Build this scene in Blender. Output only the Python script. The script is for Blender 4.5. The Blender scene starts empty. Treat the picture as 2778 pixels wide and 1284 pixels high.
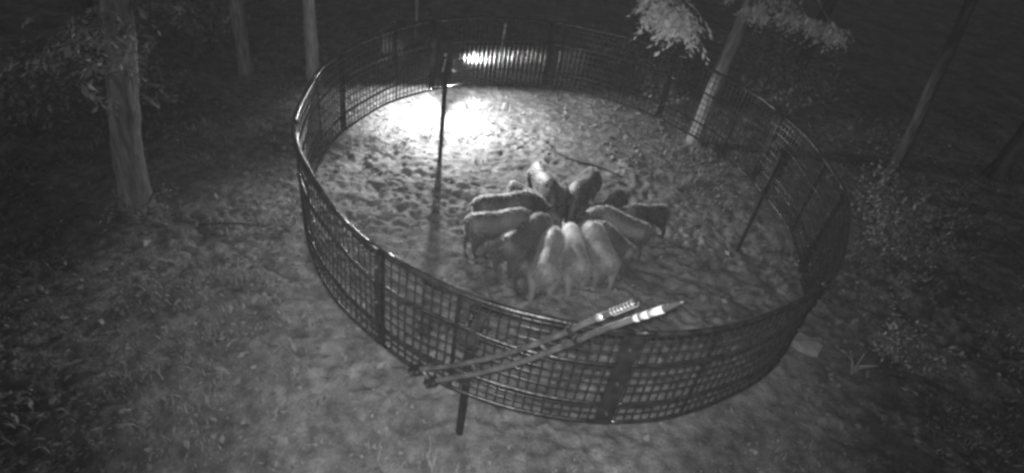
import bpy, math, random
import numpy as np
from mathutils import Vector, Matrix

R = math.radians
scene = bpy.context.scene
col = scene.collection

# ------------------------------------------------------------------ camera
CAM_H = 4.275
cam_data = bpy.data.cameras.new('security_camera')
cam_data.sensor_width = 36.0
cam_data.lens = 36.0 * 1574.75 / 2778.0
cam_data.clip_start = 0.05
cam_data.clip_end = 400.0
cam = bpy.data.objects.new('security_camera', cam_data)
col.objects.link(cam)
pitch, roll = R(36.312), R(9.6605)
fwd = Vector((0, math.cos(pitch), -math.sin(pitch)))
rgt = Vector((1, 0, 0))
upv = rgt.cross(fwd)
r2 = math.cos(roll) * rgt + math.sin(roll) * upv
u2 = -math.sin(roll) * rgt + math.cos(roll) * upv
m = Matrix((r2, u2, -fwd)).transposed().to_4x4()
m.translation = Vector((0, 0, CAM_H))
cam.matrix_world = m
scene.camera = cam

# ------------------------------------------------------------------ night sky (grey: the camera records infrared only)
world = bpy.data.worlds.new('World')
scene.world = world
world.use_nodes = True
wn = world.node_tree
wn.nodes.clear()
sky = wn.nodes.new('ShaderNodeTexSky')
sky.sky_type = 'NISHITA'
sky.sun_disc = False
sky.sun_elevation = R(8.0)
sky.sun_rotation = R(200)
bw = wn.nodes.new('ShaderNodeRGBToBW')
bgn = wn.nodes.new('ShaderNodeBackground')
bgn.inputs['Strength'].default_value = 0.04
wo = wn.nodes.new('ShaderNodeOutputWorld')
wn.links.new(sky.outputs[0], bw.inputs[0])
wn.links.new(bw.outputs[0], bgn.inputs[0])
wn.links.new(bgn.outputs[0], wo.inputs[0])

# ------------------------------------------------------------------ the camera's own infrared illuminator
il = bpy.data.lights.new('camera_illuminator', 'SPOT')
il.energy = 1020.0
il.spot_size = R(76)
il.spot_blend = 1.0
il.shadow_soft_size = 0.04
ilo = bpy.data.objects.new('camera_illuminator', il)
col.objects.link(ilo)
ilo.location = (0.0, -0.06, CAM_H + 0.14)
ilo.rotation_euler = (Vector((0.0, 4.45, 0.0)) - ilo.location).to_track_quat('-Z', 'Y').to_euler()

scene.view_settings.view_transform = 'Standard'
scene.view_settings.look = 'None'
scene.view_settings.gamma = 1.0
scene.view_settings.exposure = 0.0
scene.view_settings.use_curve_mapping = False
scene.cycles.pixel_filter_type = 'BLACKMAN_HARRIS'
scene.cycles.filter_width = 3.0
scene.cycles.volume_bounces = 0
scene.cycles.max_bounces = 5
scene.cycles.sample_clamp_indirect = 2.0
scene.cycles.caustics_reflective = False
scene.cycles.caustics_refractive = False

rng = np.random.default_rng(7)
random.seed(7)


# ------------------------------------------------------------------ helpers
def tag(o, label=None, cat=None, group=None, kind=None):
    if label: o['label'] = label
    if cat: o['category'] = cat
    if group: o['group'] = group
    if kind: o['kind'] = kind
    return o


def empty(name, loc=(0, 0, 0), rz=0.0):
    o = bpy.data.objects.new(name, None)
    o.empty_display_size = 0.1
    col.objects.link(o)
    o.location = loc
    o.rotation_euler = (0, 0, rz)
    return o


class MB:
    """collects geometry for ONE mesh object"""
    def __init__(self):
        self.v, self.f = [], []

    def add(self, verts, faces):
        n = len(self.v)
        self.v += [tuple(q) for q in verts]
        self.f += [tuple(i + n for i in q) for q in faces]
        return self

    def box(self, c, s, rot=None):
        c = Vector(c)
        vs = []
        for dx, dy, dz in ((-1, -1, -1), (1, -1, -1), (1, 1, -1), (-1, 1, -1), (-1, -1, 1), (1, -1, 1), (1, 1, 1), (-1, 1, 1)):
            q = Vector((dx * s[0] / 2, dy * s[1] / 2, dz * s[2] / 2))
            if rot is not None: q = rot @ q
            vs.append(c + q)
        return self.add(vs, ((0, 3, 2, 1), (4, 5, 6, 7), (0, 1, 5, 4), (1, 2, 6, 5), (2, 3, 7, 6), (3, 0, 4, 7)))

    def tube(self, pts, rad, n=8, cap=True, squash=1.0):
        pts = [Vector(q) for q in pts]
        if not hasattr(rad, '__len__'): rad = [rad] * len(pts)
        vs, fs = [], []
        ref = None
        for i, q in enumerate(pts):
            t = (pts[min(i + 1, len(pts) - 1)] - pts[max(i - 1, 0)]).normalized()
            if ref is None:
                ref = Vector((0, 0, 1)) if abs(t.z) < 0.9 else Vector((1, 0, 0))
            a = (ref - t * ref.dot(t))
            if a.length < 1e-5: a = t.orthogonal()
            a.normalize()
            b = t.cross(a)
            ref = a
            for k in range(n):
                w = 2 * math.pi * k / n
                vs.append(q + rad[i] * (math.cos(w) * a + math.sin(w) * b * squash))
        for i in range(len(pts) - 1):
            for k in range(n):
                k2 = (k + 1) % n
                fs.append((i * n + k, i * n + k2, (i + 1) * n + k2, (i + 1) * n + k))
        if cap:
            fs.append(tuple(range(n - 1, -1, -1)))
            fs.append(tuple((len(pts) - 1) * n + k for k in range(n)))
        return self.add(vs, fs)

    def build(self, name, mat, parent=None, smooth=False, loc=None):
        me = bpy.data.meshes.new(name)
        me.from_pydata(self.v, [], self.f)
        me.update()
        if smooth:
            me.polygons.foreach_set('use_smooth', [True] * len(me.polygons))
        me.materials.append(mat)
        o = bpy.data.objects.new(name, me)
        col.objects.link(o)
        if parent is not None: o.parent = parent
        if loc is not None: o.location = loc
        return o


def mesh_np(name, v, f, mat, parent=None, smooth=False):
    """v (n,3) array, f (m,k) array with constant k"""
    me = bpy.data.meshes.new(name)
    m_, k = f.shape
    me.vertices.add(len(v)); me.vertices.foreach_set('co', np.ascontiguousarray(v, dtype=np.float32).ravel())
    me.loops.add(m_ * k); me.loops.foreach_set('vertex_index', np.ascontiguousarray(f, dtype=np.int32).ravel())
    me.polygons.add(m_)
    me.polygons.foreach_set('loop_start', np.arange(0, m_ * k, k, dtype=np.int32))
    me.polygons.foreach_set('loop_total', np.full(m_, k, dtype=np.int32))
    if smooth: me.polygons.foreach_set('use_smooth', np.ones(m_, dtype=bool))
    me.update(calc_edges=True)
    me.validate()
    me.materials.append(mat)
    o = bpy.data.objects.new(name, me)
    col.objects.link(o)
    if parent is not None: o.parent = parent
    return o


def g(v): return (v, v, v, 1.0)


def mat_noise(name, lo, hi, scale=8.0, detail=6.0, rough=0.85, bump=0.0, bump_scale=40.0, island=None, metallic=0.0,
              stretch=(1, 1, 1), spec=0.3, pos=(0.35, 0.65), bdist=0.01):
    mt = bpy.data.materials.new(name)
    mt.use_nodes = True
    nt = mt.node_tree
    b = nt.nodes['Principled BSDF']
    tc = nt.nodes.new('ShaderNodeTexCoord')
    mp = nt.nodes.new('ShaderNodeMapping')
    mp.inputs['Scale'].default_value = stretch
    nt.links.new(tc.outputs['Object'], mp.inputs[0])
    nz = nt.nodes.new('ShaderNodeTexNoise')
    nz.inputs['Scale'].default_value = scale
    nz.inputs['Detail'].default_value = detail
    nt.links.new(mp.outputs[0], nz.inputs['Vector'])
    rp = nt.nodes.new('ShaderNodeValToRGB')
    rp.color_ramp.elements[0].position = pos[0]
    rp.color_ramp.elements[1].position = pos[1]
    rp.color_ramp.elements[0].color = g(lo)
    rp.color_ramp.elements[1].color = g(hi)
    src = nz.outputs[0]
    if island:
        ge = nt.nodes.new('ShaderNodeNewGeometry')
        mx = nt.nodes.new('ShaderNodeMix')
        mx.inputs[0].default_value = island
        nt.links.new(nz.outputs[0], mx.inputs[2])
        nt.links.new(ge.outputs['Random Per Island'], mx.inputs[3])
        src = mx.outputs[0]
    nt.links.new(src, rp.inputs[0])
    nt.links.new(rp.outputs[0], b.inputs['Base Color'])
    b.inputs['Roughness'].default_value = rough
    b.inputs['Metallic'].default_value = metallic
    b.inputs['Specular IOR Level'].default_value = spec
    if bump:
        n2 = nt.nodes.new('ShaderNodeTexNoise')
        n2.inputs['Scale'].default_value = bump_scale
        n2.inputs['Detail'].default_value = 5
        nt.links.new(mp.outputs[0], n2.inputs['Vector'])
        bp = nt.nodes.new('ShaderNodeBump')
        bp.inputs['Strength'].default_value = bump
        bp.inputs['Distance'].default_value = bdist
        nt.links.new(n2.outputs[0], bp.inputs['Height'])
        nt.links.new(bp.outputs[0], b.inputs['Normal'])
    return mt


# ------------------------------------------------------------------ materials (all neutral: infrared picture)
M = {}
M['rail'] = mat_noise('weathered_steel_tube', 0.03, 0.08, scale=14, rough=0.27, spec=0.4, metallic=0.6, bump=0.35, bump_scale=45)
M['wire'] = mat_noise('weathered_dark_wire', 0.018, 0.04, scale=20, rough=0.24, spec=0.5)
M['post'] = mat_noise('dark_weathered_post_steel', 0.015, 0.035, scale=12, rough=0.5, bump=0.2, bump_scale=60)
M['box'] = mat_noise('dark_enclosure_plastic', 0.03, 0.06, scale=10, rough=0.5)
M['tube'] = mat_noise('scuffed_grey_tube', 0.05, 0.13, scale=9, rough=0.35, spec=0.6, stretch=(1, 1, 1), bump=0.15, bump_scale=70)
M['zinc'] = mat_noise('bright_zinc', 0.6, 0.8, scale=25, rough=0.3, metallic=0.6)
M['white'] = mat_noise('white_painted_glint', 0.65, 0.85, scale=30, rough=0.4)  # white put in as colour for lamp glints on the lower tube
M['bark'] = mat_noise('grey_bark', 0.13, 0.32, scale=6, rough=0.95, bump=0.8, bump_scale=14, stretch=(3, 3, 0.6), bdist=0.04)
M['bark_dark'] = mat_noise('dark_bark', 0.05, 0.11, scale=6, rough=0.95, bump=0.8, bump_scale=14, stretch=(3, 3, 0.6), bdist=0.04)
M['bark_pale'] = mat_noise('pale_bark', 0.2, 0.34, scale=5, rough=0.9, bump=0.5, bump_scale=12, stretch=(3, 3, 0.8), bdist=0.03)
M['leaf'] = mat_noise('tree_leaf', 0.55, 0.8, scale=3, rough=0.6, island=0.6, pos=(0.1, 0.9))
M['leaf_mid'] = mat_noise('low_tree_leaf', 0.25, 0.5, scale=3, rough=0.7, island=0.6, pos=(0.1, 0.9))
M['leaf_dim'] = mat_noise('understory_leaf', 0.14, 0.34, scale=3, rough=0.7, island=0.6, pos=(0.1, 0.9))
M['litter'] = mat_noise('dead_leaf', 0.10, 0.34, scale=2, rough=0.8, island=0.75, pos=(0.25, 1.0))
M['grass'] = mat_noise('grass_blade', 0.14, 0.36, scale=2, rough=0.7, island=0.6, pos=(0.1, 0.9))
M['stem'] = mat_noise('dry_stem', 0.25, 0.45, scale=10, rough=0.8)
M['stone'] = mat_noise('pale_stone', 0.24, 0.36, scale=8, rough=0.9, bump=0.4, bump_scale=25)
M['stick'] = mat_noise('dead_branch_bark', 0.03, 0.07, scale=10, rough=0.9, bump=0.5, bump_scale=30)
M['eye'] = mat_noise('hog_eye', 0.01, 0.02, rough=0.1, spec=0.6)
M['grain'] = mat_noise('feed_corn', 0.35, 0.55, scale=30, rough=0.6, island=0.6, pos=(0, 1))


def lens_mat():
    mt = bpy.data.materials.new('lit_lamp_lens')
    mt.use_nodes = True
    b = mt.node_tree.nodes['Principled BSDF']
    b.inputs['Base Color'].default_value = g(0.8)
    b.inputs['Emission Color'].default_value = g(1.0)
    b.inputs['Emission Strength'].default_value = 18.0
    return mt


M['lens'] = lens_mat()


# ------------------------------------------------------------------ ground: one sheet, dense where the camera looks
def vnoise(x, y, seed):
    xi, yi = np.floor(x).astype(np.int64), np.floor(y).astype(np.int64)
    fx, fy = x - xi, y - yi
    fx, fy = fx * fx * (3 - 2 * fx), fy * fy * (3 - 2 * fy)

    def hsh(a, b):
        h = (a * 374761393 + b * 668265263 + seed * 1442695041) & 0xffffffff
        h = ((h ^ (h >> 13)) * 1274126177) & 0xffffffff
        return ((h ^ (h >> 16)) & 0xffff) / 65535.0
    a, b, c, d = hsh(xi, yi), hsh(xi + 1, yi), hsh(xi, yi + 1), hsh(xi + 1, yi + 1)
    return (a + (b - a) * fx) * (1 - fy) + (c + (d - c) * fx) * fy - 0.5


CX, CY = 0.4688, 5.5079          # centre of the corral
FEET = [(-1.22, 7.33), (2.95, 6.34), (-0.16, 2.93)]
LAMP = Vector((-1.45, 8.73, 1.05))


def ground_z(x, y):
    x, y = np.asarray(x, float), np.asarray(y, float)
    d = np.hypot(x - CX, y - CY)
    rough = 0.35 + 0.65 / (1 + np.exp((d - 3.4) * 2.2))
    # churned, rooted-up soil: clods a hand wide
    wx, wy = x + 0.10 * vnoise(x / 0.2, y / 0.2, 11), y + 0.10 * vnoise(x / 0.2 + 7, y / 0.2, 12)
    n = 0.030 * vnoise(x / 0.55 + 3, y / 0.55, 1) + 0.034 * vnoise(wx / 0.26, wy / 0.22 + 9, 2) \
        + 0.042 * vnoise(wx / 0.13, wy / 0.10, 3) + 0.040 * vnoise(wx / 0.075, wy / 0.06, 4) + 0.016 * vnoise(wx / 0.045, wy / 0.04, 8)
    ridge = 0.03 * (0.5 - np.abs(vnoise(x / 0.34 + 0.4 * y, y / 0.30, 5)) * 2)
    big = 0.06 * vnoise(x / 2.6, y / 2.6, 6) * np.clip((d - 3.2) / 2, 0, 1)
    churn = np.clip(0.95 + 1.8 * vnoise(x / 0.9 + 5, y / 0.9, 51), 0.4, 1.8)
    prints = -0.030 * np.clip(vnoise(wx / 0.16 + 2, wy / 0.16, 61) * 3.4 - 0.9, 0, 1)      # hoof marks
    return ((n + ridge * 0.6) * churn + prints) * rough * np.clip((9.0 - d) / 2, 0, 1) + big - 0.012


def axis(lo, hi, step, far, n):
    core = np.arange(lo, hi, step)
    k = np.linspace(0, 1, n + 1)[1:] ** 2.2
    return np.concatenate([(lo - k * (far + lo if far + lo > 0 else far))[::-1], core, hi + k * (far - hi)])


gx = axis(-4.8, 6.2, 0.022, 70, 34)
gy = axis(1.6, 12.4, 0.022, 80, 34)
X, Y = np.meshgrid(gx, gy)
Z = ground_z(X, Y)
V = np.stack([X.ravel(), Y.ravel(), Z.ravel()], 1)
nx, ny = len(gx), len(gy)
idx = np.arange(nx * ny).reshape(ny, nx)
F = np.stack([idx[:-1, :-1].ravel(), idx[:-1, 1:].ravel(), idx[1:, 1:].ravel(), idx[1:, :-1].ravel()], 1)


def soil_mat():
    mt = bpy.data.materials.new('churned_woodland_soil')
    mt.use_nodes = True
    nt = mt.node_tree
    b = nt.nodes['Principled BSDF']
    tc = nt.nodes.new('ShaderNodeTexCoord')
    outs = []
    for sc_, de, lo, hi, p0, p1 in ((1.1, 6, 0.7, 1.15, .35, .65), (3.6, 6, 0.72, 1.2, .36, .62), (9.0, 8, 0.7, 1.2, .35, .65), (45.0, 5, 0.75, 1.2, .3, .7)):
        nz = nt.nodes.new('ShaderNodeTexNoise')
        nz.inputs['Scale'].default_value = sc_
        nz.inputs['Detail'].default_value = de
        nt.links.new(tc.outputs['Object'], nz.inputs['Vector'])
        mr = nt.nodes.new('ShaderNodeMapRange')
        mr.inputs[1].default_value, mr.inputs[2].default_value = p0, p1
        mr.inputs[3].default_value, mr.inputs[4].default_value = lo, hi
        nt.links.new(nz.outputs[0], mr.inputs[0])
        outs.append(mr.outputs[0])
    mul = None
    for o in outs:
        if mul is None:
            mul = o
        else:
            mm = nt.nodes.new('ShaderNodeMath'); mm.operation = 'MULTIPLY'
            nt.links.new(mul, mm.inputs[0]); nt.links.new(o, mm.inputs[1])
            mul = mm.outputs[0]
    mm = nt.nodes.new('ShaderNodeMath'); mm.operation = 'MULTIPLY'
    nt.links.new(mul, mm.inputs[0]); mm.inputs[1].default_value = 0.20
    nt.links.new(mm.outputs[0], b.inputs['Base Color'])
    b.inputs['Roughness'].default_value = 0.9
    b.inputs['Specular IOR Level'].default_value = 0.2
    n2 = nt.nodes.new('ShaderNodeTexNoise')
    n2.inputs['Scale'].default_value = 38
    n2.inputs['Detail'].default_value = 6
    nt.links.new(tc.outputs['Object'], n2.inputs['Vector'])
    bp = nt.nodes.new('ShaderNodeBump')
    bp.inputs['Strength'].default_value = 0.8
    bp.inputs['Distance'].default_value = 0.025
    nt.links.new(n2.outputs[0], bp.inputs['Height'])
    nt.links.new(bp.outputs[0], b.inputs['Normal'])
    return mt


M['soil'] = soil_mat()
ground = mesh_np('ground', V, F, M['soil'], smooth=True)
ground['kind'] = 'structure'


def gz(x, y): return float(ground_z(np.array([x]), np.array([y]))[0])


# ------------------------------------------------------------------ ground cover that nobody could count
def leaf_field(n, cen, yaw, tilt, roll_, ln, wd):
    """n folded leaves (4 vertices, 2 quads' worth of triangles) as arrays"""
    cy, sy = np.cos(yaw), np.sin(yaw)
    ct, st = np.cos(tilt), np.sin(tilt)
    ax = np.stack([cy * ct, sy * ct, st], 1)                       # along
    side0 = np.stack([-sy, cy, np.zeros(n)], 1)
    nor0 = np.cross(ax, side0)
    cr, sr = np.cos(roll_)[:, None], np.sin(roll_)[:, None]
    sd = side0 * cr + nor0 * sr
    nr = np.cross(ax, sd)
    ln, wd = ln[:, None], wd[:, None]
    a = cen - ax * ln / 2
    b = cen + ax * ln / 2 - nr * ln * 0.12
    c = cen + sd * wd / 2 - nr * wd * 0.22
    d = cen - sd * wd / 2 - nr * wd * 0.22
    v = np.stack([a, c, b, d], 1).reshape(-1, 3)
    k = np.arange(n)[:, None] * 4
    f = np.concatenate([k + np.array([[0, 1, 2]]), k + np.array([[0, 2, 3]])], 1).reshape(-1, 3)
    return v, f


n = 36000
px = rng.uniform(-8.5, 10.5, n * 2)
py = 1.2 + 13.5 * rng.uniform(0, 1, n * 2) ** 1.25
d = np.hypot(px - CX, py - CY)
dens = np.where(d < 3.0, 0.5, 0.9) * (0.25 + 1.2 * (vnoise(px / 0.8, py / 0.8, 21) + 0.5)) * 0.8
keep = rng.uniform(0, 1, n * 2) < dens
px, py = px[keep][:n], py[keep][:n]
n = len(px)
cen = np.stack([px, py, ground_z(px, py) + rng.uniform(0.008, 0.03, n)], 1)
ln = rng.lognormal(math.log(0.05), 0.4, n) * np.where(np.hypot(px - CX, py - CY) < 3.0, 0.75, 1.0)
v, f = leaf_field(n, cen, rng.uniform(0, 6.283, n), rng.normal(0, 0.3, n), rng.normal(0, 0.45, n), ln, ln * rng.uniform(0.35, 0.7, n))
o = mesh_np('leaf_litter', v, f, M['litter'])
tag(o, 'dead leaves scattered over the woodland floor', 'leaf litter', kind='stuff')

# short grass in loose tufts round the corral
nt_ = 2600
tx = rng.uniform(-6.5, 8.0, nt_ * 3)
ty = 1.3 + 11 * rng.uniform(0, 1, nt_ * 3) ** 1.2
d = np.hypot(tx - CX, ty - CY)
dens = np.where(d < 2.95, 0.03, 1.0) * np.clip(vnoise(tx / 1.3, ty / 1.3, 31) * 2.4 + 0.55, 0, 1)
keep = rng.uniform(0, 1, nt_ * 3) < dens
tx, ty = tx[keep][:nt_], ty[keep][:nt_]
nt_ = len(tx)
per = 14
bx = np.repeat(tx, per) + rng.normal(0, 0.045, nt_ * per)
by = np.repeat(ty, per) + rng.normal(0, 0.045, nt_ * per)
hh = np.repeat(rng.lognormal(math.log(0.05), 0.4, nt_), per) * rng.uniform(0.5, 1.2, nt_ * per)
yaw = rng.uniform(0, 6.283, nt_ * per)
lean = hh * rng.uniform(0.2, 1.1, nt_ * per)
bz = ground_z(bx, by) - 0.005
nb = len(bx)
w = 0.004 + 0.003 * rng.uniform(0, 1, nb)
sx, sy = -np.sin(yaw) * w, np.cos(yaw) * w
dx, dy = np.cos(yaw), np.sin(yaw)
a = np.stack([bx - sx, by - sy, bz], 1)
b = np.stack([bx + sx, by + sy, bz], 1)
c = np.stack([bx + sx * .8 + dx * lean * .35, by + sy * .8 + dy * lean * .35, bz + hh * .65], 1)
d_ = np.stack([bx - sx * .8 + dx * lean * .35, by - sy * .8 + dy * lean * .35, bz + hh * .65], 1)
e = np.stack([bx + dx * lean, by + dy * lean, bz + hh], 1)
v = np.stack([a, b, c, d_, e], 1).reshape(-1, 3)
k = np.arange(nb)[:, None] * 5
f = np.concatenate([k + np.array([[0, 1, 2]]), k + np.array([[0, 2, 3]]), k + np.array([[3, 2, 4]])], 1).reshape(-1, 3)
o = mesh_np('grass', v, f, M['grass'])
tag(o, 'short thin grass growing around the corral', 'grass', kind='stuff')

# ------------------------------------------------------------------ the corral: a round wire-mesh ring held up on three posts
TX, TY, ELL, ELA, RB = -0.02771, 0.03403, -0.04086, -0.11047, 2.75
Z0, HH = 0.8977, 0.9268


def ring_pt(az, fr, dr=0.0):
    """point of the ring wall in corral coordinates: az degrees, fr 0 at the bottom rail to 1 at the top rail"""
    t = R(az)
    r = RB * (1 + ELL * math.cos(2 * (t - ELA)))
    x, y = r * math.cos(t), r * math.sin(t)
    z = Z0 + TX * x + TY * y + fr * HH + 0.006 * math.sin(5 * t + 9 * fr) + 0.004 * math.sin(17 * t + 4 * fr)
    r += 0.010 * math.sin(10 * (t - R(278)) / 1.0 + 1.2) * fr + 0.007 * math.sin(13 * t + 5 * fr)
    return Vector(((r + dr) * math.cos(t), (r + dr) * math.sin(t), z))


corral = empty('hog_corral', (CX, CY, 0))
tag(corral, 'round dark wire mesh corral ring raised off the ground around the hogs', 'corral')
RAILS = [(0.0, 0.015), (0.22, 0.013), (0.67, 0.014), (1.0, 0.021)]
JOINT0, NP = 278.0, 10
STEP = 360.0 / NP
NV = 26                                       # upright wires per panel
for j in range(NP):
    a0 = JOINT0 + j * STEP
    a1 = a0 + STEP
    pan = None
    half = 0.55
    for aa, wdt in ((a0 + half, 0.03), (a1 - half, 0.03), (a0 + STEP * 0.36, 0.018)):
        t = R(aa)
        rot = Matrix.Rotation(t, 3, 'Z')
        lo_, hi_ = ring_pt(aa, 0.0), ring_pt(aa, 1.0)
        u_ = MB().box((lo_ + hi_) / 2, (0.012, wdt, hi_.z - lo_.z), rot).build('panel_upright' if pan else 'panel', M['rail'], pan or corral)
        pan = pan or u_
    for fr, rr in RAILS:
        pts = [ring_pt(a0 + 0.1 + (STEP - 0.2) * i / 14, fr) for i in range(15)]
        MB().tube(pts, rr, 10).build('rail', M['rail'], pan, smooth=True)
    # welded mesh
    mb = MB()
    for i in range(NV):
        aa = a0 + STEP * (i + 0.5) / NV + random.uniform(-.06, .06)
        mb.tube([ring_pt(aa, -0.01, -0.012), ring_pt(aa + random.uniform(-.08, .08), 0.5, -0.012), ring_pt(aa, 0.99, -0.012)], 0.0060, 6, cap=False)
    for fr in (0.07, 0.145, 0.32, 0.42, 0.51, 0.60, 0.77, 0.87, 0.94):
        mb.tube([ring_pt(a0 + STEP * i / 12, fr, -0.021) for i in range(13)], 0.0060, 6, cap=False)
    wm = mb.build('wire_mesh', M['wire'], pan, smooth=True)
    wm['kind'] = 'stuff'
# joint plates and pins
for j in range(NP):
    aa = JOINT0 + j * STEP
    t = R(aa)
    rot = Matrix.Rotation(t, 3, 'Z')
    wide = 0.13 if j == 0 else 0.05
    mid = ring_pt(aa, 0.5, 0.018)
    mb = MB().box(mid, (0.006, wide, HH * (0.98 if j == 0 else 0.9)), rot)
    jp = mb.build('joint_plate', M['post'], corral)
    for fr in (0.14, 0.5, 0.86):
        q = ring_pt(aa, fr, 0.018)
        nrm = Vector((math.cos(t), math.sin(t), 0))
        MB().tube([q + nrm * 0.003, q + nrm * 0.022], 0.011, 6).build('bolt', M['tube'], jp)

# three support posts standing just inside the ring
post_labels = ['dark steel support post at the far side with a wide box on top',
               'dark steel support post on the right side of the corral',
               'dark steel support post nearest the camera, by the front of the ring']
for i, (fx, fy) in enumerate(FEET):
    az = math.degrees(math.atan2(fy - CY, fx - CX))
    ps = empty('support_post', (fx, fy, 0), R(az))            # local +x points outward to the ring
    tag(ps, post_labels[i], 'post', 'posts carrying the corral')
    z0 = gz(fx, fy)
    ht = 1.46
    MB().tube([(0, 0, z0 - 0.05), (0, 0, ht)], (0.032, 0.024, 0.034)[i], 12).build('pole', M['post'], ps, smooth=False)
    MB().tube([(0, 0, ht), (0, 0, ht + 0.012)], (0.04, 0.03, 0.042)[i], 12).build('cap', M['post'], ps)
    # bracket arm reaching to the upper middle rail
    q = ring_pt(az, 0.67)
    rr = math.hypot(q.x, q.y) - math.hypot(fx - CX, fy - CY)
    br = MB().tube([(0, 0, 1.30), (rr * 0.35, 0, 1.44), (rr - 0.03, 0, q.z - 0.02), (rr + 0.01, 0, q.z + 0.02)], 0.016, 8).build('bracket_arm', M['post'], ps, smooth=True)
    MB().tube([(rr + 0.018, -0.09, q.z + .03), (rr + 0.018, 0.09, q.z + .03)], 0.012, 8).build('hook', M['post'], br, smooth=True)
    bxm = MB()
    if i == 0:
        bxm.box((0.06, 0.0, 1.50), (0.11, 0.21, 0.52))
    else:
        bxm.box((0.055, 0.0, 1.28), (0.09, 0.10 if i == 1 else 0.15, 0.24))
    rb = bxm.build('release_box', M['box'], ps)
    bv = rb.modifiers.new('bevel', 'BEVEL'); bv.width = 0.012; bv.segments = 2
    top = 1.76 if i == 0 else 1.41
    MB().box((0.06, 0, top + 0.006), (0.13, (0.23, 0.12, 0.17)[i], 0.012)).build('lid', M['box'], rb)
    MB().tube([(0.004, 0.03, top - 0.17), (-0.014, 0.03, top - 0.17)], 0.022 if i == 0 else .014, 10).build('latch', M['zinc'] if i == 0 else M['tube'], rb)  # far latch is larger, bright zinc, to imitate a glint
    if i == 0:
        for k in range(4):
            zc = top - 0.215 - k * 0.045
            MB().tube([(-.01, 0.03 + k * .008 - .010, zc), (-.016, 0.03 + k * .008, zc - .02), (-.01, 0.03 + k * .008 + .010, zc - .038)], .007, 6).build('glint_link', M['zinc'], rb, smooth=True)  # bright zinc links added to imitate a streak of glints on the far post

# two long bent tubes fixed low on the ring and leaning over its top rail
A = [(-0.55, 2.82, 0.84), (-0.18, 2.72, 1.12), (0.11, 2.65, 1.38), (0.36, 2.58, 1.66), (0.53, 2.49, 1.93), (0.72, 2.39, 2.22)]
B = [(-0.42, 2.77, 0.80), (-0.09, 2.70, 1.06), (0.17, 2.64, 1.30), (0.44, 2.58, 1.60), (0.63, 2.50, 1.88), (0.88, 2.40, 2.20), (0.96, 2.375, 2.30)]


def catmull(pts, n=6):
    P = [Vector(q) for q in pts]
    P = [2 * P[0] - P[1]] + P + [2 * P[-1] - P[-2]]
    out = []
    for i in range(1, len(P) - 2):
        for k in range(n):
            t = k / n
            out.append(0.5 * ((2 * P[i]) + (P[i + 1] - P[i - 1]) * t + (2 * P[i - 1] - 5 * P[i] + 4 * P[i + 1] - P[i + 2]) * t * t
                              + (3 * P[i] - P[i - 1] - 3 * P[i + 1] + P[i + 2]) * t ** 3))
    out.append(P[-2])
    return out


def spring(mb, p0, p1, rad, turns, wire):
    p0, p1 = Vector(p0), Vector(p1)
    t = (p1 - p0).normalized()
    a = t.orthogonal().normalized(); b = t.cross(a)
    N = int(turns * 10)
    mb.tube([p0 + (p1 - p0) * (i / N) + rad * (math.cos(2 * math.pi * i / 10) * a + math.sin(2 * math.pi * i / 10) * b) for i in range(N + 1)], wire, 6)


arm = empty('trigger_arm', (0, 0, 0))
arm.location = A[0]
tag(arm, 'pair of long bent grey tubes leaning over the front of the ring', 'tube arm')
off = Vector(A[0])
ca, cb = catmull(A), catmull(B)
MB().tube([q - off for q in ca], 0.02, 10).build('upper_tube', M['tube'], arm, smooth=True)
rad = [0.021] * (len(cb) - 6) + [0.020, 0.019, 0.017, 0.015, 0.013, 0.010]
MB().tube([q - off for q in cb], rad, 10).build('lower_tube', M['tube'], arm, smooth=True)
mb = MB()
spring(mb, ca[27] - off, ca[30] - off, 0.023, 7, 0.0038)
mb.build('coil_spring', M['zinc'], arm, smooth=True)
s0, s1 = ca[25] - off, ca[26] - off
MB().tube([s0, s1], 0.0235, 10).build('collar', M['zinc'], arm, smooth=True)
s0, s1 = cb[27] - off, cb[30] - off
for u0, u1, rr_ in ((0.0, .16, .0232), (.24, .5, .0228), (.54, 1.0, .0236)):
    MB().tube([s0.lerp(s1, u0), s0.lerp(s1, u1)], rr_, 10).build('glint_band', M['white'], arm, smooth=True)  # white bands added in place of lamp glints on the tube end
for q0, q1 in ((ca[1], cb[0]), (ca[7], cb[6]), (ca[16], cb[16])):
    MB().tube([q0 - off, q1 - off], 0.014, 8).build('cross_bar', M['tube'], arm, smooth=True)

for q0, q1 in ((ca[0], ca[1]), (cb[0], cb[1])):
    d_ = (q1 - q0).normalized()
    rot = d_.to_track_quat('X', 'Z').to_matrix()
    hb = MB().box(q0 - off + d_ * .02, (.10, .055, .058), rot).build('hinge_bracket', M['post'], arm)
    for e_ in (-.03, .03):
        MB().tube([q0 - off + d_ * (.02 + e_) + rot @ Vector((0, -.036, 0)), q0 - off + d_ * (.02 + e_) + rot @ Vector((0, .036, 0))], .008, 6).build('bolt', M['tube'], hb)
for q0 in (ca[21], cb[20]):
    MB().box(q0 - off, (.035, .05, .06), (ca[22] - ca[20]).to_track_quat('X', 'Z').to_matrix()).build('rail_clamp', M['post'], arm)

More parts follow.
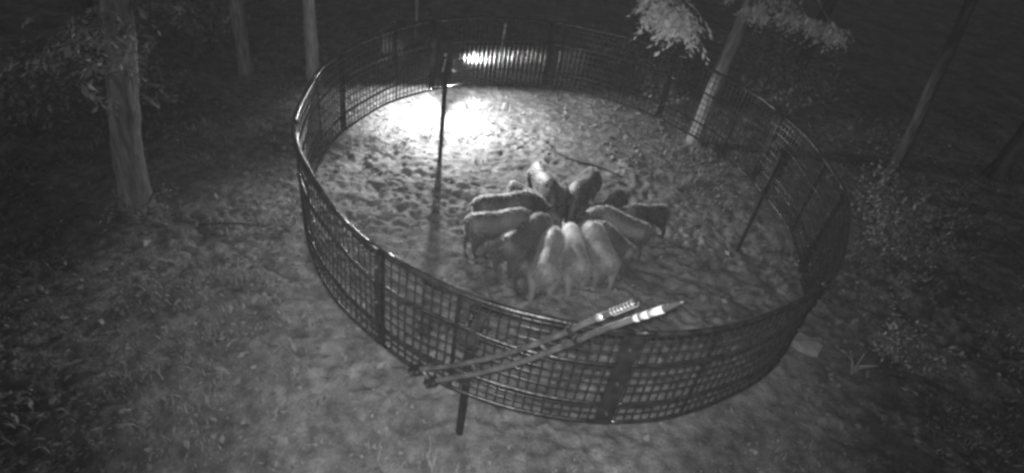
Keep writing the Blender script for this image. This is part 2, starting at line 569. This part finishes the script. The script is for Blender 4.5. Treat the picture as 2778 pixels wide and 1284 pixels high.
# ------------------------------------------------------------------ the lit lamp outside the far side of the ring
lamp = empty('flood_lamp', (LAMP.x, LAMP.y, 0))
tag(lamp, 'lit flood lamp on a short stake beyond the far side of the corral', 'lamp')
z0 = gz(LAMP.x, LAMP.y)
MB().tube([(0, 0.07, z0 - 0.05), (0, 0.07, LAMP.z + 0.06)], 0.015, 8).build('stake', M['post'], lamp)
aim = Vector((0.21, -0.51, -0.83))
rotm = aim.to_track_quat('-Z', 'Y').to_matrix()
hs = MB()
hs.box(Vector((0, 0, LAMP.z)) - aim.normalized() * -0.0 + rotm @ Vector((0, 0, 0.03)), (0.12, 0.09, 0.05), rotm)
hs.build('housing', M['box'], lamp)
MB().box(Vector((0, 0, LAMP.z)) + rotm @ Vector((0, 0, 0.002)), (0.10, 0.07, 0.004), rotm).build('lens', M['lens'], lamp)
# side plate added to keep the beam off the left woods, open underneath
sh = MB()
prof = [(.14, .10), (-.138, .10), (-.138, -.115), (-.02, -.068), (.14, -.068)]
vs = [(-.080, y, LAMP.z + z) for y, z in prof] + [(-.084, y, LAMP.z + z) for y, z in prof]
fs = [tuple(range(5)), tuple(range(9, 4, -1))] + [(k, 5 + k, 5 + (k + 1) % 5, (k + 1) % 5) for k in range(5)]
sh.add(vs, fs).build('added_side_shade', M['box'], lamp)
MB().box((-.01, .06, LAMP.z + .108), (.15, .16, .004)).build('added_top_shade', M['box'], lamp)  # top plate added with the side one to shape the beam
ld = bpy.data.lights.new('flood_lamp_light', 'SPOT')
ld.energy = 660.0
ld.spot_size = R(176)
ld.spot_blend = 0.12
ld.shadow_soft_size = 0.025
lo = bpy.data.objects.new('flood_lamp_light', ld)
col.objects.link(lo)
lo.location = LAMP + aim.normalized() * 0.02
lo.rotation_euler = aim.to_track_quat('-Z', 'Y').to_euler()


# ------------------------------------------------------------------ hogs
def hog_mesh(name, head_yaw=0.0, head_drop=0.0, stride=0.0, fat=1.0):
    mb = MB()
    sec = [(-0.455, .42, .045, .06), (-0.43, .42, .10, .125), (-0.36, .42, .138, .170), (-0.22, .415, .150, .182), (-0.04, .41, .152, .188),
           (0.12, .43, .156, .205), (0.24, .44, .150, .205), (0.34, .41, .136, .182), (0.43, .36, .120, .155),
           (0.51, .298 - head_drop * .3, .104, .126), (0.585, .228 - head_drop * .6, .078, .094), (0.65, .160 - head_drop * .8, .054, .062),
           (0.70, .100 - head_drop, .040, .043), (0.725, .075 - head_drop, .036, .038)]
    N = 16
    ctr = []
    for (x, z, w_, h_) in sec:
        k = max(0.0, x - 0.30)
        ctr.append(Vector((x - k * (1 - math.cos(head_yaw)) * 0.7, math.sin(head_yaw) * k, z)))
    vs, fs = [], []
    for i, (x, z, w_, h_) in enumerate(sec):
        t = (ctr[min(i + 1, len(ctr) - 1)] - ctr[max(i - 1, 0)]).normalized()
        side = Vector((0, 0, 1)).cross(t).normalized()
        up = t.cross(side)
        for k in range(N):
            a_ = 2 * math.pi * k / N
            c_, s_ = math.cos(a_), math.sin(a_)
            yy = w_ * fat * c_ * (1.0 if s_ < 0 else (1 - 0.22 * s_))      # narrower along the spine
            vs.append(ctr[i] + side * yy + up * (h_ * s_))
    L = len(sec)
    for i in range(L - 1):
        for k in range(N):
            fs.append((i * N + k, i * N + (k + 1) % N, (i + 1) * N + (k + 1) % N, (i + 1) * N + k))
    fs.append(tuple(range(N - 1, -1, -1)))
    fs.append(tuple((L - 1) * N + k for k in range(N)))
    mb.add(vs, fs)
    for s in (-1, 1):
        st = stride * s
        mb.tube([(0.17, s * .085, .40), (0.19 + st * .25, s * .095, .27), (0.20 + st * .6, s * .092, .155), (0.195 + st * .9, s * .09, .05), (0.205 + st, s * .09, .018), (0.21 + st, s * .09, 0.0)],
                [.085, .062, .038, .028, .033, .036], 10)
        st = -st
        mb.tube([(-0.28, s * .075, .42), (-0.30 + st * .2, s * .095, .30), (-0.355 + st * .5, s * .092, .185), (-0.37 + st * .8, s * .09, .10), (-0.35 + st * .95, s * .09, .04), (-0.34 + st, s * .09, .0)],
                [.115, .088, .045, .030, .030, .034], 10)
        hd = ctr[9]
        hx = (ctr[10] - ctr[8]).normalized()
        sd = Vector((0, 0, 1)).cross(hx).normalized()
        up = hx.cross(sd)
        e0 = hd - hx * .045 + sd * s * .062 + up * .062
        mb.tube([e0, e0 + up * .05 + sd * s * .03 + hx * .005, e0 + up * .085 + sd * s * .05 + hx * .03, e0 + up * .105 + sd * s * .058 + hx * .055],
                [.036, .040, .028, .007], 8, squash=0.38)
    mb.tube([(-0.44, 0, .50), (-0.49, .015, .47), (-0.505, .03, .39), (-0.50, .03, .31), (-0.505, .035, .25)], [.022, .015, .011, .010, .013], 8)
    me = bpy.data.meshes.new(name)
    me.from_pydata(mb.v, [], mb.f)
    me.update()
    tmp = bpy.data.objects.new('tmp', me)
    col.objects.link(tmp)
    rm = tmp.modifiers.new('r', 'REMESH'); rm.mode = 'VOXEL'; rm.voxel_size = 0.0135; rm.use_smooth_shade = True
    sm = tmp.modifiers.new('s', 'SMOOTH'); sm.factor = 0.5; sm.iterations = 5
    dg = bpy.context.evaluated_depsgraph_get()
    out = bpy.data.meshes.new_from_object(tmp.evaluated_get(dg))
    out.name = name
    bpy.data.objects.remove(tmp)
    out.polygons.foreach_set('use_smooth', [True] * len(out.polygons))
    hd = ctr[10]
    hx = (ctr[11] - ctr[9]).normalized()
    sd = Vector((0, 0, 1)).cross(hx).normalized()
    up = hx.cross(sd)
    eyes = [hd - hx * .03 + sd * s * .058 + up * .052 for s in (-1, 1)]
    return out, eyes


def hog_mat(name, base, pale_fore=None):
    """coarse bristly coat; pale_fore: x range where the coat turns pale toward the head"""
    mt = bpy.data.materials.new(name)
    mt.use_nodes = True
    nt = mt.node_tree
    b = nt.nodes['Principled BSDF']
    tc = nt.nodes.new('ShaderNodeTexCoord')
    mp = nt.nodes.new('ShaderNodeMapping'); mp.inputs['Scale'].default_value = (14, 60, 60)
    nt.links.new(tc.outputs['Object'], mp.inputs[0])
    nz = nt.nodes.new('ShaderNodeTexNoise'); nz.inputs['Scale'].default_value = 1.6; nz.inputs['Detail'].default_value = 5
    nt.links.new(mp.outputs[0], nz.inputs['Vector'])
    n3 = nt.nodes.new('ShaderNodeTexNoise'); n3.inputs['Scale'].default_value = 4.5; n3.inputs['Detail'].default_value = 3
    nt.links.new(tc.outputs['Object'], n3.inputs['Vector'])
    mr = nt.nodes.new('ShaderNodeMapRange')
    mr.inputs[1].default_value, mr.inputs[2].default_value = 0.3, 0.7
    mr.inputs[3].default_value, mr.inputs[4].default_value = base * 0.7, base * 1.3
    nt.links.new(n3.outputs[0], mr.inputs[0])
    colr = mr.outputs[0]
    if pale_fore:
        sp = nt.nodes.new('ShaderNodeSeparateXYZ')
        nt.links.new(tc.outputs['Object'], sp.inputs[0])
        n5 = nt.nodes.new('ShaderNodeTexNoise'); n5.inputs['Scale'].default_value = 9.0; n5.inputs['Detail'].default_value = 5
        nt.links.new(tc.outputs['Object'], n5.inputs['Vector'])
        ad = nt.nodes.new('ShaderNodeMath'); ad.operation = 'MULTIPLY_ADD'
        nt.links.new(n5.outputs[0], ad.inputs[0]); ad.inputs[1].default_value = 0.35
        nt.links.new(sp.outputs[0], ad.inputs[2])
        rp = nt.nodes.new('ShaderNodeMapRange')
        rp.inputs[1].default_value, rp.inputs[2].default_value = pale_fore
        nt.links.new(ad.outputs[0], rp.inputs[0])
        mx = nt.nodes.new('ShaderNodeMix')
        nt.links.new(rp.outputs[0], mx.inputs[0])
        nt.links.new(colr, mx.inputs[2]); mx.inputs[3].default_value = 0.75
        colr = mx.outputs[0]
    nt.links.new(colr, b.inputs['Base Color'])
    b.inputs['Roughness'].default_value = 0.45
    b.inputs['Specular IOR Level'].default_value = 0.5
    b.inputs['Sheen Weight'].default_value = 0.12
    b.inputs['Sheen Roughness'].default_value = 0.3
    bp = nt.nodes.new('ShaderNodeBump'); bp.inputs['Strength'].default_value = 0.5; bp.inputs['Distance'].default_value = 0.012
    nt.links.new(nz.outputs[0], bp.inputs['Height'])
    nt.links.new(bp.outputs[0], b.inputs['Normal'])
    return mt


def hair_mat(name, dif, tra):
    mt = bpy.data.materials.new(name)
    mt.use_nodes = True
    nt = mt.node_tree
    nt.nodes.clear()
    o_ = nt.nodes.new('ShaderNodeOutputMaterial')
    d_ = nt.nodes.new('ShaderNodeBsdfDiffuse'); t_ = nt.nodes.new('ShaderNodeBsdfTranslucent')
    tc = nt.nodes.new('ShaderNodeNewGeometry')
    mr = nt.nodes.new('ShaderNodeMapRange'); mr.inputs[3].default_value, mr.inputs[4].default_value = dif * .6, dif * 1.4
    nt.links.new(tc.outputs['Random Per Island'], mr.inputs[0])
    nt.links.new(mr.outputs[0], d_.inputs[0]); t_.inputs[0].default_value = g(tra)
    a_ = nt.nodes.new('ShaderNodeAddShader')
    nt.links.new(d_.outputs[0], a_.inputs[0]); nt.links.new(t_.outputs[0], a_.inputs[1])
    nt.links.new(a_.outputs[0], o_.inputs[0])
    return mt


hair = {}
variants = [hog_mesh('hog_body_a', 0.0, 0.02, 0.05, 1.0), hog_mesh('hog_body_b', 0.35, 0.03, -0.04, 1.06),
            hog_mesh('hog_body_c', -0.35, 0.0, 0.08, 0.95), hog_mesh('hog_body_d', 0.15, -0.03, 0.02, 1.1)]
hm_dark = hog_mat('black_bristle_coat', 0.045)
hm_mid = hog_mat('grey_bristle_coat', 0.07)
hm_pale = hog_mat('pale_grey_bristle_coat', 0.19)
hm_pale_fore = hog_mat('pale_shouldered_bristle_coat', 0.19, (0.05, 0.30))
# rump x, y, aim x, y, size, mesh variant, coat, label
HOGS = [
    (0.19, 6.92, 0.45, 6.10, .84, 0, hm_dark, 'dark hog at the back of the group seen end on, its left flank lit'),
    (-0.12, 6.46, 0.34, 6.06, .62, 2, hm_dark, 'small dark hog to the left behind the others, left flank rimmed with light'),
    (-0.49, 5.68, 0.42, 6.02, .90, 1, hm_dark, 'dark hog standing side on at the left, farther of two side by side'),
    (-0.53, 5.33, 0.38, 5.66, .90, 0, hm_mid, 'grey hog at the left edge of the group, nearer of two side by side'),
    (-0.08, 4.99, 0.46, 5.80, .90, 3, hm_mid, 'grey hog left of centre in front of the side on pair, facing the huddle'),
    (0.40, 4.64, 0.50, 5.66, .88, 0, hm_pale, 'grey hog at the front with its rump toward the camera'),
    (0.80, 4.86, 0.58, 5.76, .86, 2, hm_pale_fore, 'hog with bright pale shoulders feeding at the front of the group'),
    (1.12, 5.04, 0.84, 5.90, .82, 1, hm_pale, 'pale grey hog right of the pale shouldered one, rump toward the camera'),
    (1.64, 5.80, 0.78, 6.10, .84, 3, hm_mid, 'large grey hog standing side on at the right, facing left'),
    (1.93, 6.46, 1.18, 6.12, .76, 2, hm_dark, 'dark hog at the far right edge of the group'),
    (1.36, 6.76, 1.05, 6.10, .66, 0, hm_dark, 'small dark hog at the back right, beside the far right hog'),
    (0.96, 7.04, 0.64, 6.18, .84, 3, hm_dark, 'dark broad hog at the back right of centre with lit left side'),
    (0.53, 6.70, 0.56, 6.14, .52, 2, hm_mid, 'young hog in the back row between two larger hogs'),
    (1.14, 6.46, 0.72, 6.10, .56, 1, hm_dark, 'young dark hog in the middle of the right half of the group'),
    (0.16, 4.80, 0.46, 5.60, .70, 1, hm_mid, 'smaller grey hog squeezed in at the front left of the group'),
    (1.42, 5.36, 0.86, 5.96, .74, 0, hm_mid, 'grey hog squeezed in at the front right below the large side on hog'),
    (0.16, 6.22, 0.62, 5.92, .50, 0, hm_mid, 'young hog near the centre of the huddle behind the left pair'),
]
eye_me = {}
for (rx, ry, ax_, ay_, s, vi, mt, lab) in HOGS:
    me, eyes = variants[vi]
    h = math.atan2(ay_ - ry, ax_ - rx)
    ox, oy = rx + math.cos(h) * .45 * s, ry + math.sin(h) * .45 * s
    zg = max(gz(ox + dx_, oy + dy_) for dx_, dy_ in ((0, 0), (.15, 0), (-.15, 0), (0, .15), (0, -.15))) - 0.01
    ob = bpy.data.objects.new('hog', me.copy() if True else me)
    ob.data.materials.clear(); ob.data.materials.append(mt)
    col.objects.link(ob)
    ob.location = (ox, oy, zg)
    ob.rotation_euler = (0, 0, h)
    ob.scale = (s * 1.04, s * 1.16, s * 1.06)
    tag(ob, lab, 'hog', 'hogs feeding in the corral')
    # bristly coat: short hairs lying back along the body
    nvt = len(me.vertices); npl = len(me.polygons)
    pc = np.empty(npl * 3, np.float32); me.polygons.foreach_get('center', pc); pc = pc.reshape(-1, 3)
    pn = np.empty(npl * 3, np.float32); me.polygons.foreach_get('normal', pn); pn = pn.reshape(-1, 3)
    nh = 9000
    kk = rng.integers(0, npl, nh)
    c0 = pc[kk] + rng.normal(0, .004, (nh, 3)); nn = pn[kk]
    up_ = np.clip((c0[:, 2] - .12) / .4, .25, 1)[:, None]
    dirn = nn * 0.75 + np.array([-.75, 0, -.25]) * (1 - np.abs(nn[:, :1]) * .6) + rng.normal(0, .22, (nh, 3))
    dirn /= np.linalg.norm(dirn, axis=1)[:, None]
    sd_ = np.cross(dirn, rng.normal(0, 1, (nh, 3))); sd_ /= np.maximum(1e-6, np.linalg.norm(sd_, axis=1))[:, None]
    hl = rng.uniform(.009, .021, nh)[:, None] * up_ * (1 + .5 * np.clip(nn[:, 2:3], 0, 1))
    hv = np.stack([c0 - sd_ * .0022 - nn * .003, c0 + sd_ * .0022 - nn * .003, c0 + dirn * hl], 1).reshape(-1, 3)
    hf = np.arange(nh * 3).reshape(-1, 3)
    if mt.name not in hair:
        hair[mt.name] = hair_mat(mt.name + '_hair', {'black_bristle_coat': .05, 'grey_bristle_coat': .08}.get(mt.name, .11), .95)
    hb = mesh_np('bristles', hv, hf, hair[mt.name], ob)
    hb['kind'] = 'stuff'
    for q in eyes:
        e_ = MB()
        e_.tube([q + Vector((0, 0, -.008)), q + Vector((0, 0, -.004)), q + Vector((0, 0, .004)), q + Vector((0, 0, .008))], [.004, .009, .009, .004], 8)
        e_.build('eye', M['eye'], ob, smooth=True)

# corn spilled where the hogs feed
n = 2500
px = rng.normal(0.58, 0.35, n); py = rng.normal(5.95, 0.35, n)
cen = np.stack([px, py, ground_z(px, py) + 0.004], 1)
v, f = leaf_field(n, cen, rng.uniform(0, 6.28, n), rng.normal(0, .5, n), rng.normal(0, .6, n), np.full(n, .014), np.full(n, .011))
tag(mesh_np('spilled_corn', v, f, M['grain']), 'loose corn spilled on the soil among the hogs', 'corn', kind='stuff')


# ------------------------------------------------------------------ trees and shrubs
def foliage(centres, spread, n, size, droop=0.5):
    cs = np.array(centres)
    k = rng.integers(0, len(cs), n)
    sp = np.asarray(spread)
    off_ = rng.normal(0, 1, (n, 3)); off_ /= np.maximum(1, np.linalg.norm(off_, axis=1) / 1.6)[:, None]
    cen = cs[k] + off_ * sp
    ln = size * rng.uniform(0.6, 1.3, n)
    return leaf_field(n, cen, rng.uniform(0, 6.283, n), -droop + rng.normal(0, .5, n), rng.normal(0, .6, n), ln, ln * rng.uniform(.35, .55, n))


def sprays(centres, spread, n, size):
    """leaves set along thin drooping twigs"""
    per_ = 8
    nt2 = max(1, n // per_)
    cs = np.array(centres)[rng.integers(0, len(centres), nt2)] + rng.normal(0, 1, (nt2, 3)) * np.asarray(spread)
    ang = rng.uniform(0, 6.283, nt2)
    ln_ = rng.uniform(.10, .24, nt2)
    tdir = np.stack([np.cos(ang), np.sin(ang), rng.uniform(-.75, .05, nt2)], 1)
    u = np.tile(np.linspace(.1, 1, per_), nt2)
    ti = np.repeat(np.arange(nt2), per_)
    cen = cs[ti] + tdir[ti] * (u * ln_[ti])[:, None]
    cen[:, 2] -= .12 * u * u * ln_[ti] / .25
    sgn = np.where(np.arange(len(u)) % 2 == 0, 1, -1)
    yaw_ = ang[ti] + sgn * rng.uniform(.5, 1.0, len(u))
    l2 = size * rng.uniform(.6, 1.2, len(u)) * (1.1 - .4 * u)
    cen += np.stack([np.cos(yaw_), np.sin(yaw_), -.3 * np.ones(len(u))], 1) * (l2 * .5)[:, None]
    return leaf_field(len(u), cen, yaw_, rng.normal(-.35, .3, len(u)), rng.normal(0, .35, len(u)), l2, l2 * rng.uniform(.3, .45, len(u)))


def tree(name, label, path, r0, r1, bark, limbs=(), clumps=(), n=1500, size=0.1, leaf='leaf', spread=(.35, .35, .22), crown=True, group=None, spray=False):
    """path: trunk points from the base up; limbs: (start z index point, end point); clumps: extra leaf centres"""
    base = Vector(path[0])
    root = empty(name, base)
    tag(root, label, 'tree', group)
    pts = catmull(path, 5)
    N = len(pts)
    rad = [r0 + (r1 - r0) * (i / (N - 1)) for i in range(N)]
    mbt = MB()
    pts2, rad2 = [], []
    for i in range(N - 1):
        for k in range(4):
            pts2.append(pts[i].lerp(pts[i + 1], k / 4)); rad2.append(rad[i] + (rad[i + 1] - rad[i]) * k / 4)
    mbt.tube([q - base for q in pts2], rad2, 18)
    vv = np.array(mbt.v); kk = np.arange(len(vv)) // 18
    cc = np.array([tuple(pts2[min(q, len(pts2) - 1)] - base) for q in kk])
    aa = (np.arange(len(vv)) % 18) * 2 * math.pi / 18
    off_ = vv - cc
    sd0 = int(base.x * 13) % 50
    fac = 1 + .16 * vnoise(aa * 1.9 + sd0, vv[:, 2] * 1.6, 41) + .14 * vnoise(aa * 3.8, vv[:, 2] * 5 + sd0, 42)
    fac += .45 * np.clip(.35 - vv[:, 2], 0, 1) * (1 + np.sin(aa * 4 + sd0))       # root flare
    mbt.v = [tuple(q) for q in cc + off_ * fac[:, None]]
    tr = mbt.build('trunk', M[bark], root, smooth=True)
    ends = []
    tp = pts[-1]
    lst = list(limbs)
    if crown:
        for i in range(7):
            a_ = i * 2.4 + random.uniform(0, .6)
            k = int(N * random.uniform(.62, .98))
            s_ = pts[min(k, N - 1)]
            l_ = random.uniform(1.0, 2.0)
            lst.append((s_, s_ + Vector((math.cos(a_) * l_, math.sin(a_) * l_, random.uniform(.4, 1.3)))))
    for s_, e_ in lst:
        s_, e_ = Vector(s_), Vector(e_)
        md = s_.lerp(e_, .5) + Vector((0, 0, .12 * (e_ - s_).length))
        rr = max(0.012, r1 * 0.55)
        MB().tube([q - base for q in catmull([s_, md, e_], 4)], [rr * (1 - .8 * i / 8) for i in range(9)], 7).build('limb', M[bark], root, smooth=True)
        ends += [e_, md]
    cl = [tuple(q - base) for q in ends] if crown else []
    cl += [tuple(Vector(q) - base) for q in clumps]
    if cl and n:
        v, f = (sprays if spray else foliage)(cl, spread, n, size)
        mesh_np('crown', v, f, M[leaf], root)
    return root


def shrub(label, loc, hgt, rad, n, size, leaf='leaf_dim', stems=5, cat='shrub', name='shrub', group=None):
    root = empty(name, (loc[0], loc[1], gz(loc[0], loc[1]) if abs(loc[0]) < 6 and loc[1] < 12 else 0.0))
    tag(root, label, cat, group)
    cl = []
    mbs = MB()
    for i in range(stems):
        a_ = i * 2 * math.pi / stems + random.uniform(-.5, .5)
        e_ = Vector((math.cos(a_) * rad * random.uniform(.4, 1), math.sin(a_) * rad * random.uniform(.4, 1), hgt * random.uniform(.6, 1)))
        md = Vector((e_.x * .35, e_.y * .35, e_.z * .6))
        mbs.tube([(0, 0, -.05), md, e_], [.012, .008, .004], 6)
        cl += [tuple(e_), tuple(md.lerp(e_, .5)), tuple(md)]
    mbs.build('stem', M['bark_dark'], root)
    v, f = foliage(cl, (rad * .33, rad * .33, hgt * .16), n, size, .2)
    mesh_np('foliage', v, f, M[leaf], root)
    return root


# right tree, its low branches reaching into the lamp light
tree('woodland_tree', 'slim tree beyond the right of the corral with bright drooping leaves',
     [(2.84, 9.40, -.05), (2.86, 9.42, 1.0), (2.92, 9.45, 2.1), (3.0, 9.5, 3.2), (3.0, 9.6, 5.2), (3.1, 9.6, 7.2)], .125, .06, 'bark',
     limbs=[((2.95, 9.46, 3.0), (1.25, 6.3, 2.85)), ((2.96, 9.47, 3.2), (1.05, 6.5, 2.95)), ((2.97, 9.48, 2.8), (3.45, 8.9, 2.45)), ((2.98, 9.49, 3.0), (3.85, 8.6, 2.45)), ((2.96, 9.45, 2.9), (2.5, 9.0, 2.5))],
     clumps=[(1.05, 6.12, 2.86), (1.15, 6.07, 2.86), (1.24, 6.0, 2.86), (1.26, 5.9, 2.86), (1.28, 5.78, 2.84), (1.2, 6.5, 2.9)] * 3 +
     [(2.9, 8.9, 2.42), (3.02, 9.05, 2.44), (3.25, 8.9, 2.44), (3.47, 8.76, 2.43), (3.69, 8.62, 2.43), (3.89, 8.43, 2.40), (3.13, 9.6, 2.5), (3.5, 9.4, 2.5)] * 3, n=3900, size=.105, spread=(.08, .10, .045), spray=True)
tree('woodland_tree', 'thick grey trunk at the left with foliage over it',
     [(-4.31, 5.17, -.05), (-4.22, 5.18, .9), (-4.0, 5.2, 2.0), (-3.85, 5.2, 3.2), (-3.8, 5.3, 5.5), (-3.7, 5.3, 8)], .16, .09, 'bark',
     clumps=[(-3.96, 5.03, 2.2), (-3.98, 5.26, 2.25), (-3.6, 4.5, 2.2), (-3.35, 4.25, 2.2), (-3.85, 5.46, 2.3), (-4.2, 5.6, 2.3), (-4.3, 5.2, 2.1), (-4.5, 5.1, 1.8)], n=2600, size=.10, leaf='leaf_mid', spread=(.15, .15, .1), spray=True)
tree('woodland_tree', 'pale straight trunk just beyond the left of the corral',
     [(-3.88, 9.45, -.05), (-3.88, 9.45, 1.5), (-3.84, 9.4, 3.2), (-3.8, 9.4, 6), (-3.7, 9.4, 9)], .105, .06, 'bark_pale', n=1500, size=.13)
tree('woodland_tree', 'dim trunk left of the pale straight trunk',
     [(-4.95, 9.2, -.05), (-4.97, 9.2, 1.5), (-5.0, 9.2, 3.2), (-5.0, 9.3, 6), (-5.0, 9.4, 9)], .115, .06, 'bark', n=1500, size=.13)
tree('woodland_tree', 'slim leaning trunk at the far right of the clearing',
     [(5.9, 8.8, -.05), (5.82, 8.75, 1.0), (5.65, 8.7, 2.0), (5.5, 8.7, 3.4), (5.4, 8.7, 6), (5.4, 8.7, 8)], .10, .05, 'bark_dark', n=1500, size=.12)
tree('sapling', 'very thin sapling standing behind the far left of the ring',
     [(-2.75, 12.35, -.05), (-2.76, 12.35, 1.2), (-2.74, 12.4, 2.6), (-2.7, 12.4, 4.6)], .035, .015, 'bark_pale', n=500, size=.1)
tree('sapling', 'thin dim sapling leaning behind the far right of the ring',
     [(1.35, 12.6, -.05), (1.1, 12.6, 1.2), (.75, 12.6, 2.5), (.6, 12.6, 4.2)], .03, .014, 'bark_dark', n=500, size=.1)
# trees farther out
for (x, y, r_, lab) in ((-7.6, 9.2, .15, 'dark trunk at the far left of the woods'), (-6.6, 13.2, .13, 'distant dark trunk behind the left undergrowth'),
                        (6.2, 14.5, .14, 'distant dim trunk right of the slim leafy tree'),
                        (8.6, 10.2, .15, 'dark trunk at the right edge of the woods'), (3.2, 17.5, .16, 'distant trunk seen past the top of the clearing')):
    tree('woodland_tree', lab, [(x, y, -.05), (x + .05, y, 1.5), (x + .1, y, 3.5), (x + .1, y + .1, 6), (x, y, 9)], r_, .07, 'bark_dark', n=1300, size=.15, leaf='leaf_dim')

shrub('dim leafy undergrowth bush in the top left of the woods', (-5.9, 9.9), 1.5, .9, 1500, .10)
shrub('low bush growing between the left trunk and the dim trunk', (-5.6, 7.4), .7, .6, 800, .08)
shrub('small pale clump beside the left of the ring', (-3.75, 7.15), .34, .22, 420, .045, leaf='leaf_dim')
shrub('leafy bush at the right beyond the ring', (5.15, 6.75), .7, .55, 1300, .06)
shrub('low bush below the slim leaning trunk', (5.6, 7.9), .6, .6, 900, .07)
shrub('dim bush far behind the ring near the leaning sapling', (1.5, 12.4), .8, .7, 900, .08)
shrub('bush in the lower right shadow beside the dry weed', (4.4, 4.7), .45, .4, 700, .06)
shrub('low weeds round the foot of the thick left trunk', (-4.12, 5.02), .22, .35, 420, .05, cat='weed', name='weed_clump')
shrub('wide dark bush at the far left edge', (-6.4, 6.3), .9, .9, 1000, .09)
shrub('tall dark thicket behind the right tree', (4.6, 11.6), 1.2, 1.1, 1400, .10)
shrub('dark bush behind the slim leafy tree', (2.4, 11.2), .7, .8, 900, .09)

# dry weed stalks
wd_ = empty('dry_weed', (3.77, 4.45, gz(3.77, 4.45)))
tag(wd_, 'pale dry weed stalks standing at the lower right outside the ring', 'weed')
for i in range(7):
    a_ = i * .9; l_ = random.uniform(.15, .38)
    MB().tube([(0, 0, -.02), (math.cos(a_) * .05, math.sin(a_) * .05, l_ * .6), (math.cos(a_) * .16, math.sin(a_) * .16, l_)], [.006, .005, .002], 5).build('stalk', M['stem'], wd_)

# flat pale stone
me_v, me_f = [], []
st = MB()
N = 11
ring_a = [(.17 * (1 + .22 * math.sin(3.1 * k) + .1 * math.cos(5 * k)) * math.cos(2 * math.pi * k / N), .15 * (1 + .2 * math.sin(2.3 * k)) * math.sin(2 * math.pi * k / N)) for k in range(N)]
vs = [(x * 1.05, y * 1.05, -.03) for x, y in ring_a] + [(x, y, .035) for x, y in ring_a] + [(x * .8, y * .8, .055 + .008 * math.sin(7 * x * 10)) for x, y in ring_a] + [(0, 0, .06)]
fs = [(k, (k + 1) % N, N + (k + 1) % N, N + k) for k in range(N)] + [(N + k, N + (k + 1) % N, 2 * N + (k + 1) % N, 2 * N + k) for k in range(N)] + [(2 * N + k, 2 * N + (k + 1) % N, 3 * N) for k in range(N)]
so = st.add(vs, fs).build('flat_stone', M['stone'], smooth=False, loc=(3.36, 4.75, gz(3.36, 4.75)))
tag(so, 'pale flat stone on the ground outside the right of the ring', 'stone')

# fallen branches
for (pts, r_, lab) in (([(-3.52, 5.03, .03), (-3.3, 5.10, .045), (-3.1, 5.17, .03), (-2.95, 5.2, .03)], .018, 'short dark fallen branch on the ground left of the ring'),
                       ([(0.35, 8.25, .03), (0.75, 8.05, .05), (1.15, 7.95, .04), (1.5, 7.75, .03)], .022, 'dark fallen branch on the soil beside the bright pool of light')):
    b0 = Vector(pts[0]); b0.z = gz(b0.x, b0.y)
    br = empty('fallen_branch', b0)
    tag(br, lab, 'branch')
    pp = [Vector((q[0], q[1], gz(q[0], q[1]) + r_)) - b0 for q in pts]
    MB().tube(catmull(pp, 4), [r_ * (1 - .6 * i / 12) for i in range(13)], 8).build('stem', M['stick'], br, smooth=True)
    MB().tube([pp[1], pp[1] + Vector((.07, -.12, .03))], [r_ * .6, r_ * .25], 6).build('twig', M['stick'], br)

# stakes beyond the far side of the ring
for (x, y, hgt, lab, mt) in ((-0.81, 11.0, 1.05, 'thin pale stake behind the far side of the ring', 'stem'), (0.36, 11.6, 1.0, 'dim stake to the right of the pale one behind the ring', 'post')):
    s_ = MB().tube([(0, 0, -.1), (0.01, 0, hgt * .5), (.03, 0, hgt)], .018, 7).build('stake', M[mt], loc=(x, y, gz(x, y)))
    tag(s_, lab, 'stake')

# ------------------------------------------------------------------ thin night haze in the beams
hz = MB().box((0, 5, 7.0), (170, 176, 16.0)).build('haze', None)
hz['kind'] = 'stuff'
tag(hz, 'thin grey night haze filling the clearing', 'haze')
hmat = bpy.data.materials.new('thin_haze')
hmat.use_nodes = True
hn = hmat.node_tree
hn.nodes.clear()
ho = hn.nodes.new('ShaderNodeOutputMaterial')
pv = hn.nodes.new('ShaderNodeVolumePrincipled')
pv.inputs['Color'].default_value = g(0.9)
pv.inputs['Density'].default_value = 0.0007
pv.inputs['Anisotropy'].default_value = 0.0
hn.links.new(pv.outputs[0], ho.inputs['Volume'])
hz.data.materials.clear()
hz.data.materials.append(hmat)
